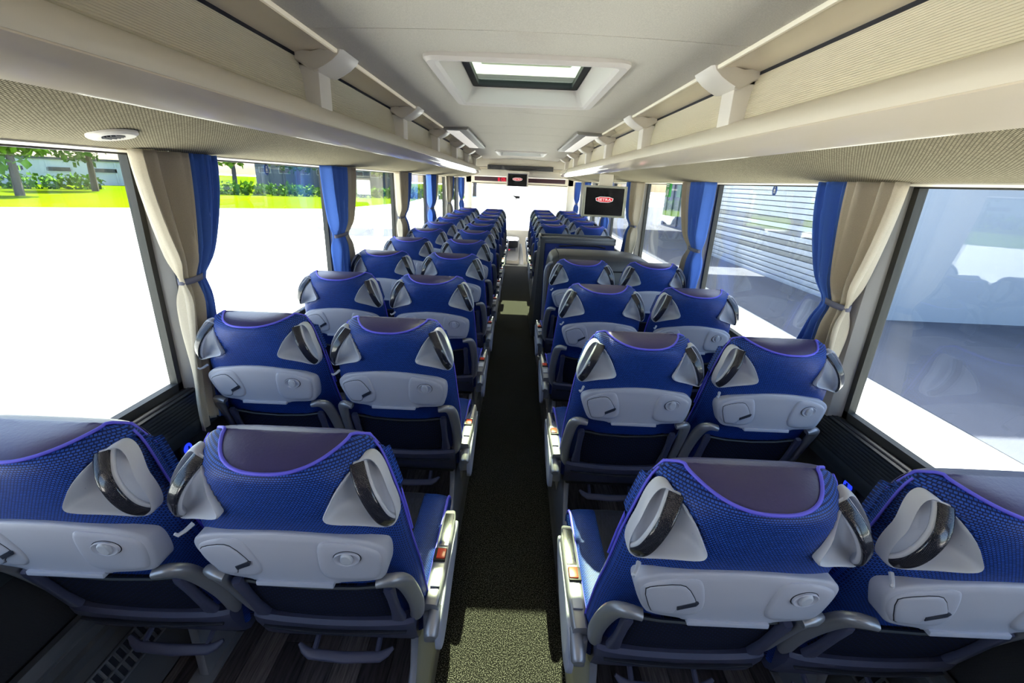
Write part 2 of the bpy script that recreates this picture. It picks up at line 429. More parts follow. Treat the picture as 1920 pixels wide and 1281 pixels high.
for i in range(len(edges)-1):
    y0, y1 = edges[i]+.003, edges[i+1]-.003; b = MB(); h = None
    for H in (H1, H2):
        if y0 < H[2] and H[3] < y1: h = H
    if h:
        ceil_patch(b, -.735, h[0], y0, y1); ceil_patch(b, h[1], .735, y0, y1); ceil_patch(b, h[0], h[1], y0, h[2]); ceil_patch(b, h[0], h[1], h[3], y1)
    else: ceil_patch(b, -.735, .735, y0, y1)
    # lips at the seams
    for yy, d in ((y0, .006), (y1, -.006)):
        b.grid([[(x, yy, cz(x, yy)) for x in np.linspace(-.735, .735, 13)], [(x, yy, cz(x, yy)+.02) for x in np.linspace(-.735, .735, 13)]])
    b.build('ceiling_panel', 'ceiling_fabric', ce, merge=.0005)
b = MB()
for (x0, x1, y0, y1) in ((-.83, .83, -1, 1.98), (-.83, -.38, 1.98, 3.13), (.38, .83, 1.98, 3.13), (-.83, .83, 3.13, 7.41), (-.83, -.37, 7.41, 8.4), (.37, .83, 7.41, 8.4), (-.83, .83, 8.4, 10.9)):
    b.box(((x0+x1)/2, (y0+y1)/2, 2.295), (x1-x0, y1-y0, .03))
b.build('roof_skin', 'back_wall', ce)

def hatch(H, oy, label, handle):
    x0, x1, y0, y1 = H; fw = .05
    r = empty('roof_hatch', (0, (y0+y1)/2, cz(0, y0)-.01)); zb = cz(0, y0)-.01; yc = (y0+y1)/2
    tag(r, label, 'roof hatch')
    def rect(x, y, z, rr=.05, n=5):
        pts = []
        for sx, sy, a0 in ((1, 1, 0), (-1, 1, 90), (-1, -1, 180), (1, -1, 270)):
            for k in range(n):
                a = math.radians(a0+90*k/(n-1)); pts.append((sx*(x-rr)+rr*math.cos(a), sy*(y-rr)+rr*math.sin(a), z))
        return pts
    hx, hy = (x1-x0)/2, (y1-y0)/2
    f = MB()
    f.grid([rect(hx+fw, hy+fw*.6, .015, .06), rect(hx+fw, hy+fw*.6, -.006, .06), rect(hx+fw-.012, hy+fw*.6-.012, -.018, .055), rect(hx+.006, hy+.002, -.018, .04), rect(hx-.008, hy-.012, -.008, .03), rect(hx-.05, hy-.03, .085, .02), rect(hx-.05, hy-.03, .125, .02), rect(hx+.0, hy+.0, .125, .03)], closeu=True)
    f.build('frame', 'hatch_frame', r, smooth=30)
    f = MB(); f.grid([rect(hx-.052, hy-.032, .078, .02), rect(hx-.085, hy-.06, .082, .02), rect(hx-.085, hy-.06, .112, .02), rect(hx-.052, hy-.032, .112, .02)], closeu=True, closev=True); f.build('rubber_seal', 'rubber', r, smooth=30)
    g = MB(); g.box((0, 0, .10), (2*hx-.14, 2*hy-.10, .006)); g.build('pane', 'hatch_glass', r)
    if handle:   # hinge beam and lamp bar above the glass
        g = MB(); g.box((0, hy-.70, .116), (2*hx-.30, .025, .02), .004); g.build('lid_brace', 'alu', r)
        g = MB(); g.box((0, hy-.46, .12), (2*hx-.26, .05, .022), .006); g.build('lid_brace', 'cream', r)
        g = MB(); g.lathe([(0, -.012), (.045, -.012), (.05, 0), (.05, .01)], (0, hy-.62, .108), (0, 0, 1)); g.build('lid_lock', 'chrome', r)
    if handle:
        g = MB(); g.box((-hx+.14, -hy+.19, .07), (.085, .10, .03), .006); hd = g.build('emergency_handle', 'hammer_red', r)
        g = MB(); g.box((-hx+.155, -hy+.19, .052), (.04, .07, .012), .003); g.build('grip', 'hammer_red', hd)
    return r
hatch(H1, 0, 'large glazed roof hatch with red handle nearest the camera', True)
hatch(H2, 0, 'small distant roof hatch towards the windscreen', False)
# ceiling air grilles
for s, nm in SIDES:
    y0, y1 = 4.5, 6.75
    r = empty('ceiling_vent', (s*.615, (y0+y1)/2, cz(.615, 5.625)-.010)); tag(r, 'slatted pale air grille in the ceiling beside the '+nm+' rack', 'air vent', 'ceiling air grilles')
    L = y1-y0; sl = -.0108*.9
    def hz(yy): return cz(.615, (y0+y1)/2+yy)-cz(.615, 5.625)
    b = MB(); b.grid([[(x, yy, hz(yy)+z) for x, z in ((-.12, .02), (-.12, -.004), (-.105, -.012), (.105, -.012), (.12, -.004), (.12, .02))] for yy in (-L/2, 0, L/2)])
    b.f += [(0, 1, 2, 3, 4, 5), (12, 13, 14, 15, 16, 17)]
    b.build('frame', 'vent_frame', r, smooth=20)
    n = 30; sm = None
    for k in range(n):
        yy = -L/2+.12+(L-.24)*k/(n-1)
        if sm is None: q = MB(); q.box((0, 0, 0), (.12, .034, .008), .002); sm = q.build('slat', 'vent_slat_glow'); o = sm
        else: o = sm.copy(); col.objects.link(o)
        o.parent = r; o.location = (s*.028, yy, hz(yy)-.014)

# luggage racks ---------------------------------------------------------
BRK = [.69+1.37*k for k in range(-1, 7)]
def rack(s, nm, yE, Y0=Y0, lb=None):
    r = empty('luggage_rack', (s*.95, (Y0+yE)/2, 1.745)); off = (-s*.95, -(Y0+yE)/2, -1.745)
    tag(r, lb or 'long cream overhead luggage rack with roller shutters above the '+nm+' windows', 'luggage rack')
    def e(name, prof, m_, y0=Y0, y1=yE, closed=True, sm=25, ny=1):
        b = MB(); b.extr([(s*x, z) for x, z in prof], y0, y1, closed=closed, caps=closed, ny=ny); return b.build(name, m_, r, smooth=sm, off=off)
    # fabric underside
    e('underside', [(.828, 1.8215), (.90, 1.795), (1.0, 1.771), (1.1, 1.757), (1.245, 1.748), (1.275, 1.76), (1.275, 1.80), (.86, 1.86)], 'rack_fabric')
    e('edge_trim', [(1.235, 1.744), (1.275, 1.738), (1.275, 1.752), (1.235, 1.756)], 'cream')
    # glossy face and matt bullnose lip
    e('glossy_face', [(.826, 1.8195), (.80, 1.832), (.775, 1.852), (.758, 1.876), (.762, 1.886), (.80, 1.88), (.86, 1.84)], 'cream_gloss', sm=50)
    e('bullnose', [(.758, 1.880), (.757, 1.893), (.763, 1.908), (.777, 1.926), (.80, 1.945), (.825, 1.957), (.852, 1.963), (.90, 1.963), (.90, 1.89), (.80, 1.88)], 'cream', sm=50)
    # roof rail and glossy cornice
    e('roof_rail', [(.718, 2.132), (.715, 2.138), (.716, 2.148), (.728, 2.156), (.735, 2.14), (.728, 2.132)], 'rail_glow', sm=50)
    e('cornice', [(.720, 2.134), (.79, 2.143), (.855, 2.141), (.895, 2.132), (.905, 2.14), (.905, 2.18), (.72, 2.18)], 'cream_gloss', sm=20)
    e('shadow_gap', [(.888, 2.122), (.888, 2.136), (.93, 2.14), (.93, 2.12)], 'gap_dark')
    bs = [y for y in BRK if Y0+.1 < y < yE-.1]
    lim = [Y0]+bs+[yE]
    for i in range(len(lim)-1):
        a, c = lim[i]+.05, lim[i+1]-.05
        if c-a < .05: continue
        prof = []; n = 26
        for k in range(n):
            t = k/n; t2 = (k+.55)/n; bul = lambda q: .022*math.sin(math.pi*q)
            prof += [(.868+.026*t-bul(t)*.3, 1.96+.165*t), (.868+.026*t2-bul(t2)*.3-.0028, 1.96+.165*t2)]
        prof += [(.896, 2.126), (.93, 2.126), (.93, 1.96)]
        e('roller_shutter', prof, 'shutter', a, c, sm=15)
    for y in bs:
        b = MB(); b.box((s*.855, y, 2.02), (.095, .118, .15), .008)
        po = b.build('bracket_post', 'cream_cap', r, off=off)
        # curved cap joining the post to the roof rail
        pr = [(.905, 2.135), (.90, 2.112), (.875, 2.102), (.85, 2.086), (.82, 2.072), (.795, 2.072), (.765, 2.086), (.732, 2.106), (.704, 2.130), (.694, 2.148), (.704, 2.164), (.735, 2.160), (.775, 2.146), (.83, 2.140), (.87, 2.143)]
        b = MB(); k = len(pr); cx = sum(p[0] for p in pr)/k; cy = sum(p[1] for p in pr)/k
        rows = []
        for yy, sc in ((-.097, .9), (-.088, 1), (.088, 1), (.097, .9)): rows.append([(s*(cx+(x-cx)*sc), y+yy*(1 if x < .80 else .78), cy+(z-cy)*sc) for x, z in pr])
        o = b.grid(rows, closeu=True); b.f.append(tuple(range(o, o+k))); b.f.append(tuple(reversed(range(o+3*k, o+4*k))))
        b.build('bracket_cap', 'cream_cap', r, smooth=35, off=off)
    # end piece
    b = MB(); b.extr([(s*x, z) for x, z in ((1.265, 1.75), (.83, 1.82), (.758, 1.88), (.80, 1.945), (.90, 1.963), (.905, 2.18), (1.265, 2.18))], yE, yE+.03); b.build('end_cap', 'cream', r, off=off)
    return r
rack(-1, 'left', 9.35); rack(1, 'right', 8.0); rack(1, 'right', 9.4, 8.12, 'short far section of luggage rack at the front right')
# speakers under the racks
for (x, y, z, lb) in ((-1.0, 1.19, 1.768, 'round speaker grille set into fabric under the left rack'),):
    r = empty('speaker_grille', (x, y, z)); tag(r, lb, 'speaker')
    r.rotation_euler = (0, math.radians(-11), 0)
    b = MB(); b.lathe([(0, 0), (.022, 0), (.024, -.004), (.045, -.006), (.052, -.001), (.052, .004)], (0, 0, 0), (0, 0, 1), 28); b.build('rim', 'cream_cap', r)
    b = MB(); b.lathe([(0, -.003), (.0225, -.003), (.0225, .0)], (0, 0, 0), (0, 0, 1), 20); b.build('cone', 'gap_dark', r)
    for k in range(5):
        b = MB(); b.box((-.018+.009*k, 0, -.005), (.003, .04*math.sqrt(max(.1, 1-((-.018+.009*k)/.024)**2)), .004)); b.build('grille_bar', 'alu_dark', r)

# ------------------------------------------------------------------ coach seats
# rear profile R, front profile F (depth, towards the camera negative), half width W as functions of height
ZC = 1.212
Rc = pchip([.50, .604, .70, .78, .86, .92, .98, 1.03, 1.08, 1.13, 1.16, 1.178, 1.188, 1.196, 1.203, 1.208, ZC], [.205, .166, .126, .096, .062, .034, .008, -.014, -.032, -.046, -.053, -.054, -.049, -.037, -.017, .008, .055])
Re = pchip([.50, .604, .70, .78, .86, .92, .98, 1.03, 1.08, 1.13, 1.17, 1.19, 1.202, 1.208, ZC], [.205, .166, .126, .096, .062, .034, .012, .002, -.004, .002, .014, .028, .040, .048, .058])
def Rf(z, q=0.0):
    return Rc(z)+(Re(z)-Rc(z))*min(1, abs(q)**2.3)
Ff = pchip([.50, .60, .70, .80, .90, 1.0, 1.08, 1.14, 1.165, 1.188, 1.202, 1.208, ZC], [.33, .30, .262, .226, .19, .162, .142, .130, .122, .108, .092, .077, .055])
Wf = pchip([.50, .60, .75, .90, 1.00, 1.06, 1.11, 1.15, 1.172, 1.187, 1.198, 1.205, 1.209, ZC], [.222, .232, .232, .226, .220, .212, .200, .188, .180, .172, .163, .152, .142, .125])
def body(q, p, out=0.0):
    """q -1..1 across, p: -1 rear bottom .. 0 crest .. 1 front bottom"""
    a = abs(p)
    if a < .16: z = ZC - .03*(a/.16)**2
    else: z = ZC-.03 - (ZC-.03-.50)*(a-.16)/.84
    R, F = Rf(z, q), Ff(z); ym = (Re(z)+F)/2; y = R if p < 0 else F
    E_ = (max(0, 1-abs(q)**4.5))**.5
    nrm = (-1 if p < 0 else 1)
    return Vector((q*(Wf(z)+out*.6), ym+(y-ym)*E_+nrm*out*(min(1, a/.12)), z+out*max(0, 1-a/.2)))
HOUT = chaikin([(.150, 1.178), (.163, 1.191), (.180, 1.187), (.205, 1.150), (.220, 1.105), (.226, 1.068), (.222, 1.045), (.208, 1.037), (.16, 1.057), (.106, 1.074), (.096, 1.087), (.103, 1.105), (.125, 1.152)], 2)
HCX = sum(p[0] for p in HOUT)/len(HOUT); HCZ = sum(p[1] for p in HOUT)/len(HOUT)
HIN = [(HCX+(x-HCX)*.965, HCZ+(z-HCZ)*.965) for x, z in HOUT]
HIN2 = [(HCX+(x-HCX)*.80, HCZ+(z-HCZ)*.80) for x, z in HOUT]
def hmap(x, z): return -.038+.044*((abs(x)-.1)/.11)+.036*sstep(1.12, 1.2, z)
def pb(q):  # border between leather and fabric on the rear side
    a = min(1, abs(q)); return -(.128*(1-a**2.4)+.012)

def make_seat(side):
    """side: +1 aisle on the +x side, -1 aisle on the -x side, 0 window seat"""
    root = empty('coach_seat'); OFF = (0, 0, -POD)
    # fabric shell of the backrest
    b = MB(); nq = 72; ps = [-1+.84*i/56 for i in range(57)]+[-.16+.32*i/16 for i in range(1, 17)]+[.16+.84*i/24 for i in range(1, 25)]
    qs = [math.sin(math.pi/2*(-1+2*i/nq))*.55+(-1+2*i/nq)*.45 for i in range(nq+1)]
    rows = []; uvs = []; acc = [0]*len(qs); prev = None
    for p in ps:
        row = []; ur = []
        for j, q in enumerate(qs):
            v = body(q, p)
            if p < 0 and inside(HIN, abs(v.x), v.z): v.y += .014+(.032 if inside(HIN2, abs(v.x), v.z) else 0)
            row.append(v)
            ur.append((q*.215, v.z if p < 0 else 2*ZC-v.z))
        rows.append(row); uvs.append(ur)
    b.grid(rows, uvs=uvs); back = b.build('backrest', 'blue_mesh', root, off=OFF, smooth=60)
    # leather headrest roll
    b = MB(); rows = []; nv = 22
    for i in range(nv+1):
        row = []
        for j in range(41):
            q = -.94+1.88*j/40; a0 = pb(q); a1 = .34; p = a0+(a1-a0)*i/nv
            row.append(body(q, p, .003*min(1, 4*min(i, nv-i)/nv+.25)))
        rows.append(row)
    b.grid(rows); b.build('headrest', 'leather', root, off=OFF, smooth=70)
    # piping
    b = MB()
    path = [body(-.955, p, .003) for p in (.5, .4, .3, .2, .1, .04)]+[body(q, pb(q), .003) for q in [-.955+1.91*i/44 for i in range(45)]]+[body(.955, p, .003) for p in (.04, .1, .2, .3, .4, .5)]
    b.tube(path, .0035, 7); b.build('headrest_piping', 'piping', root, off=OFF, smooth=70)
    for s in (-1, 1):
        b = MB(); path = []
        for i in range(40):
            z = 1.195-(1.195-.56)*i/39; R, F = Re(z), Ff(z); path.append(Vector((s*(Wf(z)+.001), R+(F-R)*.52, z)))
        b.tube(path, .0028, 6); b.build('side_piping', 'piping', root, off=OFF, smooth=70)
    # handle recesses and handles
    for s in (-1, 1):
        o2 = [(s*x, z) for x, z in HOUT]
        b = MB(); b.rings(o2, hmap, [(1.0, .022), (1.01, .004), (1.0, -.004), (.965, -.0075), (.93, -.005), (.90, .003), (.84, .018), (.68, .030), (.4, .035), (.01, .036)])
        rec = b.build('handle_recess', 'light_plastic', root, off=OFF, smooth=60)
        pth = [(.150, 1.178, .002), (.160, 1.164, -.010), (.174, 1.142, -.019), (.189, 1.112, -.023), (.201, 1.080, -.021), (.208, 1.062, -.012), (.212, 1.048, .002)]
        P3 = [Vector((s*x, hmap(x, z)+d, z)) for x, z, d in pth]; nr = [Vector((s*.35, -1, .15))]*len(P3)
        # smooth the path
        P3 = [Vector(p) for p in chaikin([tuple(p) for p in P3], 2, False)]; k = len(P3); nr = [nr[0]]*k
        wd = [.030-.008*i/(k-1) for i in range(k)]
        b = MB(); b.sweep([p+Vector((0, -.004, 0)) for p in P3], nr, wd, [.009]*k, ex=.6, uv=True); gh = b.build('grab_handle', 'carbon', root, off=OFF, smooth=60)
        b = MB(); b.sweep([p+Vector((0, .004, 0)) for p in P3], nr, [x+.005 for x in wd], [.012]*k, ex=.6); b.build('handle_backing', 'light_plastic', gh, off=OFF, smooth=60)
    # folded table panel
    OFFP = (0, -.001, -POD+.009)
    pm = lambda x, z: -.026+.2*(1.03-z)+.38*x*x
    PO = chaikin([(-.200, .960), (-.193, .982), (-.15, 1.008), (0, 1.030), (.15, 1.008), (.193, .982), (.200, .960), (.198, .92), (.190, .882), (.176, .870), (.10, .870), (.09, .862), (-.09, .862), (-.10, .870), (-.158, .872), (-.172, .884), (-.192, .93)], 2)
    b = MB(); b.plate(PO, pm, .05, .007)
    RO = chaikin([(.066, 1.006), (.10, 1.006), (.148, .995), (.183, .974), (.190, .956), (.188, .925), (.180, .888), (.165, .878), (.086, .880), (.066, .892), (.058, .92)], 2)
    b.plate(RO, lambda x, z: pm(x, z)-.005, .008, .008)
    LO = chaikin([(-.086, 1.006), (-.13, 1.000), (-.178, .977), (-.192, .956), (-.186, .92), (-.164, .886), (-.15, .880), (-.085, .880), (-.062, .895), (-.058, .925), (-.072, .98)], 2)
    b.plate(LO, lambda x, z: pm(x, z)-.0035, .008, .008)
    pan = b.build('back_panel', 'grey_plastic', root, off=OFFP, smooth=50)
    LI = chaikin([(-.182, .955), (-.170, .968), (-.125, .984), (-.105, .978), (-.080, .936), (-.082, .926), (-.112, .908), (-.118, .890), (-.150, .888), (-.160, .893)], 1)
    b = MB(); gx = sum(p[0] for p in LI)/len(LI); gz = sum(p[1] for p in LI)/len(LI)
    b.plate([(gx+(x-gx)*1.035, gz+(z-gz)*1.04) for x, z in LI], lambda x, z: pm(x, z)-.0042, .006, .0005); b.build('lid_gap', 'gap_dark', pan, off=OFFP)
    b = MB(); b.plate(LI, lambda x, z: pm(x, z)-.0065, .006, .002); b.build('cup_lid', 'grey_plastic', pan, off=OFFP, smooth=50)
    b = MB(); lat = [(-.112, .9075), (-.079, .9275), (-.0765, .937), (-.083, .938), (-.114, .918)]
    b.plate(lat, lambda x, z: pm(x, z)-.0085, .008, .001); b.build('lid_latch', 'latch_dark', pan, off=OFFP)
    kx, kz = .123, .958; ell = [(kx+.028*math.cos(a), kz+.022*math.sin(a)) for a in (2*math.pi*i/28 for i in range(28))]
    b = MB(); b.plate(ell, lambda x, z: pm(x, z)-.0056, .006, .0005); b.build('knob_gap', 'gap_dark', pan, off=OFFP)
    b = MB(); b.rings(ell, lambda x, z: pm(x, z)-.0088, [(.93, .005), (.93, -.001), (.87, -.002), (.75, .0), (.5, .002), (.01, .0026)]); b.build('knob_dish', 'grey_plastic', pan, off=OFFP, smooth=60)
    b = MB(); wz = [(kx-.008, kz+.0185), (kx+.008, kz+.0185), (kx+.013, kz-.004), (kx+.006, kz-.018), (kx-.006, kz-.018), (kx-.013, kz-.004)]
    b.plate(chaikin(wz, 1), lambda x, z: pm(x, z)-.0145+.10*max(0, kz+.004-z), .012, .004); b.build('turn_knob', 'light_plastic', pan, off=OFFP, smooth=60)
    b = MB(); b.box((0, pm(0, .866)+.004, .866), (.165, .02, .012), .003); b.build('table_clip', 'grey_plastic', pan, off=OFFP)
    # magazine net
    nm_ = lambda x, z: Rf(z)-.012+.2*x*x
    NO = chaikin([(-.172, .61), (-.172, .70), (-.168, .795), (-.10, .782), (0, .777), (.10, .782), (.168, .795), (.172, .70), (.172, .61), (.10, .597), (0, .593), (-.10, .597)], 1)
    b = MB(); b.plate(NO, nm_, .012, .003, uv=True); net = b.build('magazine_net', 'net_black', root, off=OFF, smooth=60)
    b = MB(); b.tube([(x, nm_(x, z)-.002, z) for x, z in ((-.168, .793), (-.10, .781), (0, .776), (.10, .781), (.168, .793))], .005, 6); b.build('net_band', 'black_plastic', net, off=OFF)
    for s in (-1, 1):
        b = MB(); b.sweep([(s*.176, Rf(z)-.016, z) for z in (.805, .79, .74, .68, .62)], [Vector((0, -1, 0))]*5, [.02, .026, .022, .024, .036], [.016, .02, .018, .018, .02]); b.build('net_bracket', 'dark_plastic', root, off=OFF, smooth=60)
        pth = chaikin([(s*.165, .028, .862), (s*.200, .032, .868), (s*.216, .058, .84), (s*.222, .105, .755), (s*.224, .145, .67), (s*.216, .172, .60), (s*.20, .188, .572)], 2, False); k = len(pth)
        b = MB(); b.sweep(pth, [Vector((s*.35, -1, -.25))]*k, [.018+.022*sstep(0, .35, i/k)-.012*sstep(.6, 1, i/k) for i in range(k)], [.026]*k, ex=.75); b.build('side_arm', 'silver', root, off=OFF, smooth=60)
    # bottom shell, footrest, cushion
    b = MB(); rows = []
    for i in range(25):
        x = -.212+.424*i/24; e = (1-abs(x/.213)**6)**.5 if abs(x) < .2129 else 0; e = .35+.65*e; dip = -.014*math.cos(x/.21*1.5)
        pr = [(.150, .606+dip), (.143, .594+dip), (.150, .565), (.172, .520), (.190, .482), (.215, .462), (.30, .456), (.30, .56), (.20, .60+dip*.5)]
        rows.append([(x, .25+(y-.25)*(.85+.15*e), z) for y, z in pr])
    o = b.grid(rows, closeu=True); kk = 9; b.f.append(tuple(range(o, o+kk))); b.f.append(tuple(reversed(range(o+24*kk, o+25*kk))))
    sh = b.build('bottom_shell', 'dark_plastic', root, off=OFF, smooth=40)
    b = MB(); b.sweep([(x, .143-.008*(1-(x/.2)**2)+.012, .56-.01*math.cos(x*7)) for x in np.linspace(-.19, .19, 11)], [Vector((0, -1, 0))]*11, [.006]*11, [.012]*11); b.build('shell_groove', 'gap_dark', sh, off=OFF)
    b = MB(); pth = [(-.135, .205, .425), (-.118, .195, .415), (-.10, .188, .408), (0, .184, .405), (.10, .188, .408), (.118, .195, .415), (.135, .205, .425)]
    b.sweep(pth, [Vector((0, -.55, .8))]*7, [.010, .022, .028, .030, .028, .022, .010], [.008, .012, .014, .014, .014, .012, .008], ex=.7); b.tube([(-.09, .195, .41), (-.09, .30, .46)], .008, 6); b.tube([(.09, .195, .41), (.09, .30, .46)], .008, 6)
    b.build('footrest', 'dark_plastic', root, off=OFF, smooth=50)
    b = MB(); rows = []
    for i in range(23):
        t = i/22; y = .20+.515*t; drop = .045*sstep(.86, 1, t)*sstep(.86, 1, t); ring = []
        for j in range(32):
            a = 2*math.pi*j/32; cx = math.copysign(abs(math.cos(a))**.35, math.cos(a)); sz = math.copysign(abs(math.sin(a))**.45, math.sin(a))
            ring.append((.232*cx, y+.008*sz*(t > .95), .548+.056*sz-(drop if sz > 0 else 0)-(.008*(1-cx*cx) if sz > 0 else 0)))
        rows.append(ring)
    uvs = [[(p[0], p[1]+p[2]) for p in r_] for r_ in rows]
    o = b.grid(rows, closeu=True, uvs=uvs); b.f.append(tuple(range(o, o+32))); b.f.append(tuple(reversed(range(o+22*32, o+23*32))))
    cu = b.build('cushion', 'blue_mesh', root, off=OFF, smooth=60)
    b = MB(); b.grid([[(x, y, .609-.010*(1-(x/.23)**2)+.003*(abs(x) < .12)-.045*sstep(.86, 1, (y-.2)/.515)**2) for x in np.linspace(-.14, .14, 7)] for y in np.linspace(.26, .716, 16)]); b.build('cushion_insert', 'seat_insert', cu, off=OFF)
    for s in (-1, 1):
        b = MB(); b.tube([(s*.226, y, .592-.045*sstep(.86, 1, (y-.2)/.515)**2) for y in np.linspace(.22, .712, 16)], .0045, 6); b.build('cushion_piping', 'piping', cu, off=OFF)
    b = MB(); b.box((0, .44, .475), (.40, .46, .05), .01); b.build('seat_pan', 'black_plastic', root, off=OFF)
    b = MB(); b.box((0, .36, .435), (.40, .05, .035), .006); b.build('seat_beam', 'silver', root, off=OFF)
    if side:
        s = side; ax = .252
        b = MB(); pth = [(ax-.004, .195, .590), (ax-.002, .24, .600), (ax, .30, .604), (ax+.001, .40, .604), (ax+.001, .50, .602), (ax-.002, .555, .592), (ax-.006, .575, .578)]
        pth = [(s*x, y, z) for x, y, z in pth]; b.sweep(pth, [Vector((0, 0, 1))]*7, [.040, .044, .046, .046, .044, .036, .016], [.05, .05, .05, .05, .05, .046, .02], ex=.4)
        ar = b.build('armrest', 'silver', root, off=OFF, smooth=45)
        b = MB(); b.box((s*(ax+.001), .455, .6285), (.030, .145, .006), .002); b.build('chrome_insert', 'chrome', ar, off=OFF)
        b = MB(); b.box((s*(ax-.003), .345, .630), (.036, .048, .012), .003); bk = b.build('buckle_surround', 'black_plastic', ar, off=OFF)
        b = MB(); b.box((s*(ax+.001), .345, .634), (.026, .038, .012), .003); b.build('buckle_button', 'red_button', ar, off=OFF)
        b = MB(); b.box((s*ax, .265, .6275), (.026, .06, .004), .001); b.build('arm_plate', 'light_plastic', ar, off=OFF)
        b = MB(); b.lathe([(0, -.04), (.014, -.04), (.019, -.034), (.019, .04), (0, .04)], (s*(ax+.004), .178, .565), (0, 1, .35), 18); b.build('pivot', 'silver', root, off=OFF, smooth=40)
        SO = chaikin([(.175, .45), (.165, .52), (.18, .58), (.30, .60), (.48, .60), (.555, .585), (.56, .56), (.50, .50), (.36, .46), (.24, .425)], 2)
        b = MB(); b.plate(SO, lambda x, z: 0, .016, .005); b.v = [(s*(.272-v[1]+.006), v[0], v[2]) for v in b.v]; b.build('side_shield', 'grey_plastic', root, off=OFF, smooth=40)
        b = MB(); b.box((s*.245, .205, .53), (.035, .05, .10), .008); b.build('hinge_block', 'silver', root, off=OFF)
        # leg on the podium edge
        b = MB(); rows = []
        for z, ya, yb, xw in ((.186, .02, .50, .05), (.195, .02, .50, .048), (.24, .10, .46, .036), (.33, .20, .42, .030), (.44, .24, .42, .034)):
            xc = .190; n = 16
            rows.append([(s*(xc+xw/2*math.copysign(abs(math.cos(a))**.5, math.cos(a))), (ya+yb)/2+(yb-ya)/2*math.copysign(abs(math.sin(a))**.5, math.sin(a)), z) for a in (2*math.pi*i/n for i in range(n))])
        o = b.grid(rows, closeu=True); b.f.append(tuple(range(o, o+16))); b.f.append(tuple(reversed(range(o+64, o+80)))); b.build('leg', 'silver', root, off=OFF, smooth=50)
    else:
        b = MB(); b.box((0, .34, .31), (.03, .16, .26), .006); b.build('leg', 'silver', root, off=OFF)
        b = MB(); b.box((0, .34, POD+.006), (.07, .34, .012), .003); b.build('foot_plate', 'silver', root, off=OFF)
    # coat hook
    b = MB(); b.tube([(-.196, .012, 1.016), (-.204, -.004, 1.010), (-.211, -.013, 1.008), (-.215, -.016, 1.014)], [.005, .004, .004, .003], 6); b.build('coat_hook', 'light_plastic', root, off=OFF)
    return root
ORD = ['first', 'second', 'third', 'fourth', 'fifth', 'sixth', 'seventh', 'eighth', 'ninth', 'tenth', 'eleventh']
SX = .449; SP = .4885; YL, YR, PITCH = .73, .68, .80
proto = {k: make_seat(k) for k in (1, 0, -1)}
used = {k: False for k in proto}
def place_seat(k, x, y, label, group):
    if used[k]: o = copy_tree(proto[k])
    else: o = proto[k]; used[k] = True
    o.location = (x, y, POD); tag(o, label, 'coach seat', group)
    return o
for i in range(11):
    y = YL+PITCH*i
    place_seat(1, -SX, y, 'blue coach seat on the left of the aisle, %s from the camera' % ORD[i], 'left aisle seats')
    place_seat(0, -SX-SP, y, 'blue coach seat beside the left windows, %s from the camera' % ORD[i], 'left window seats')
for i in range(4):
    y = YR+PITCH*i
    place_seat(-1, SX, y, 'blue coach seat on the right of the aisle, %s from the camera' % ORD[i], 'right aisle seats')
    place_seat(0, SX+SP, y, 'blue coach seat beside the right windows, %s from the camera' % ORD[i], 'right window seats')
for i in range(5):
    y = YR+PITCH*(6.5+i)
    place_seat(-1, SX, y, 'blue coach seat right of the aisle, %s one beyond the blue divider' % ORD[i], 'right aisle seats beyond the divider')
    place_seat(0, SX+SP, y, 'blue coach seat by the right windows, %s one beyond the blue divider' % ORD[i], 'right window seats beyond the divider')

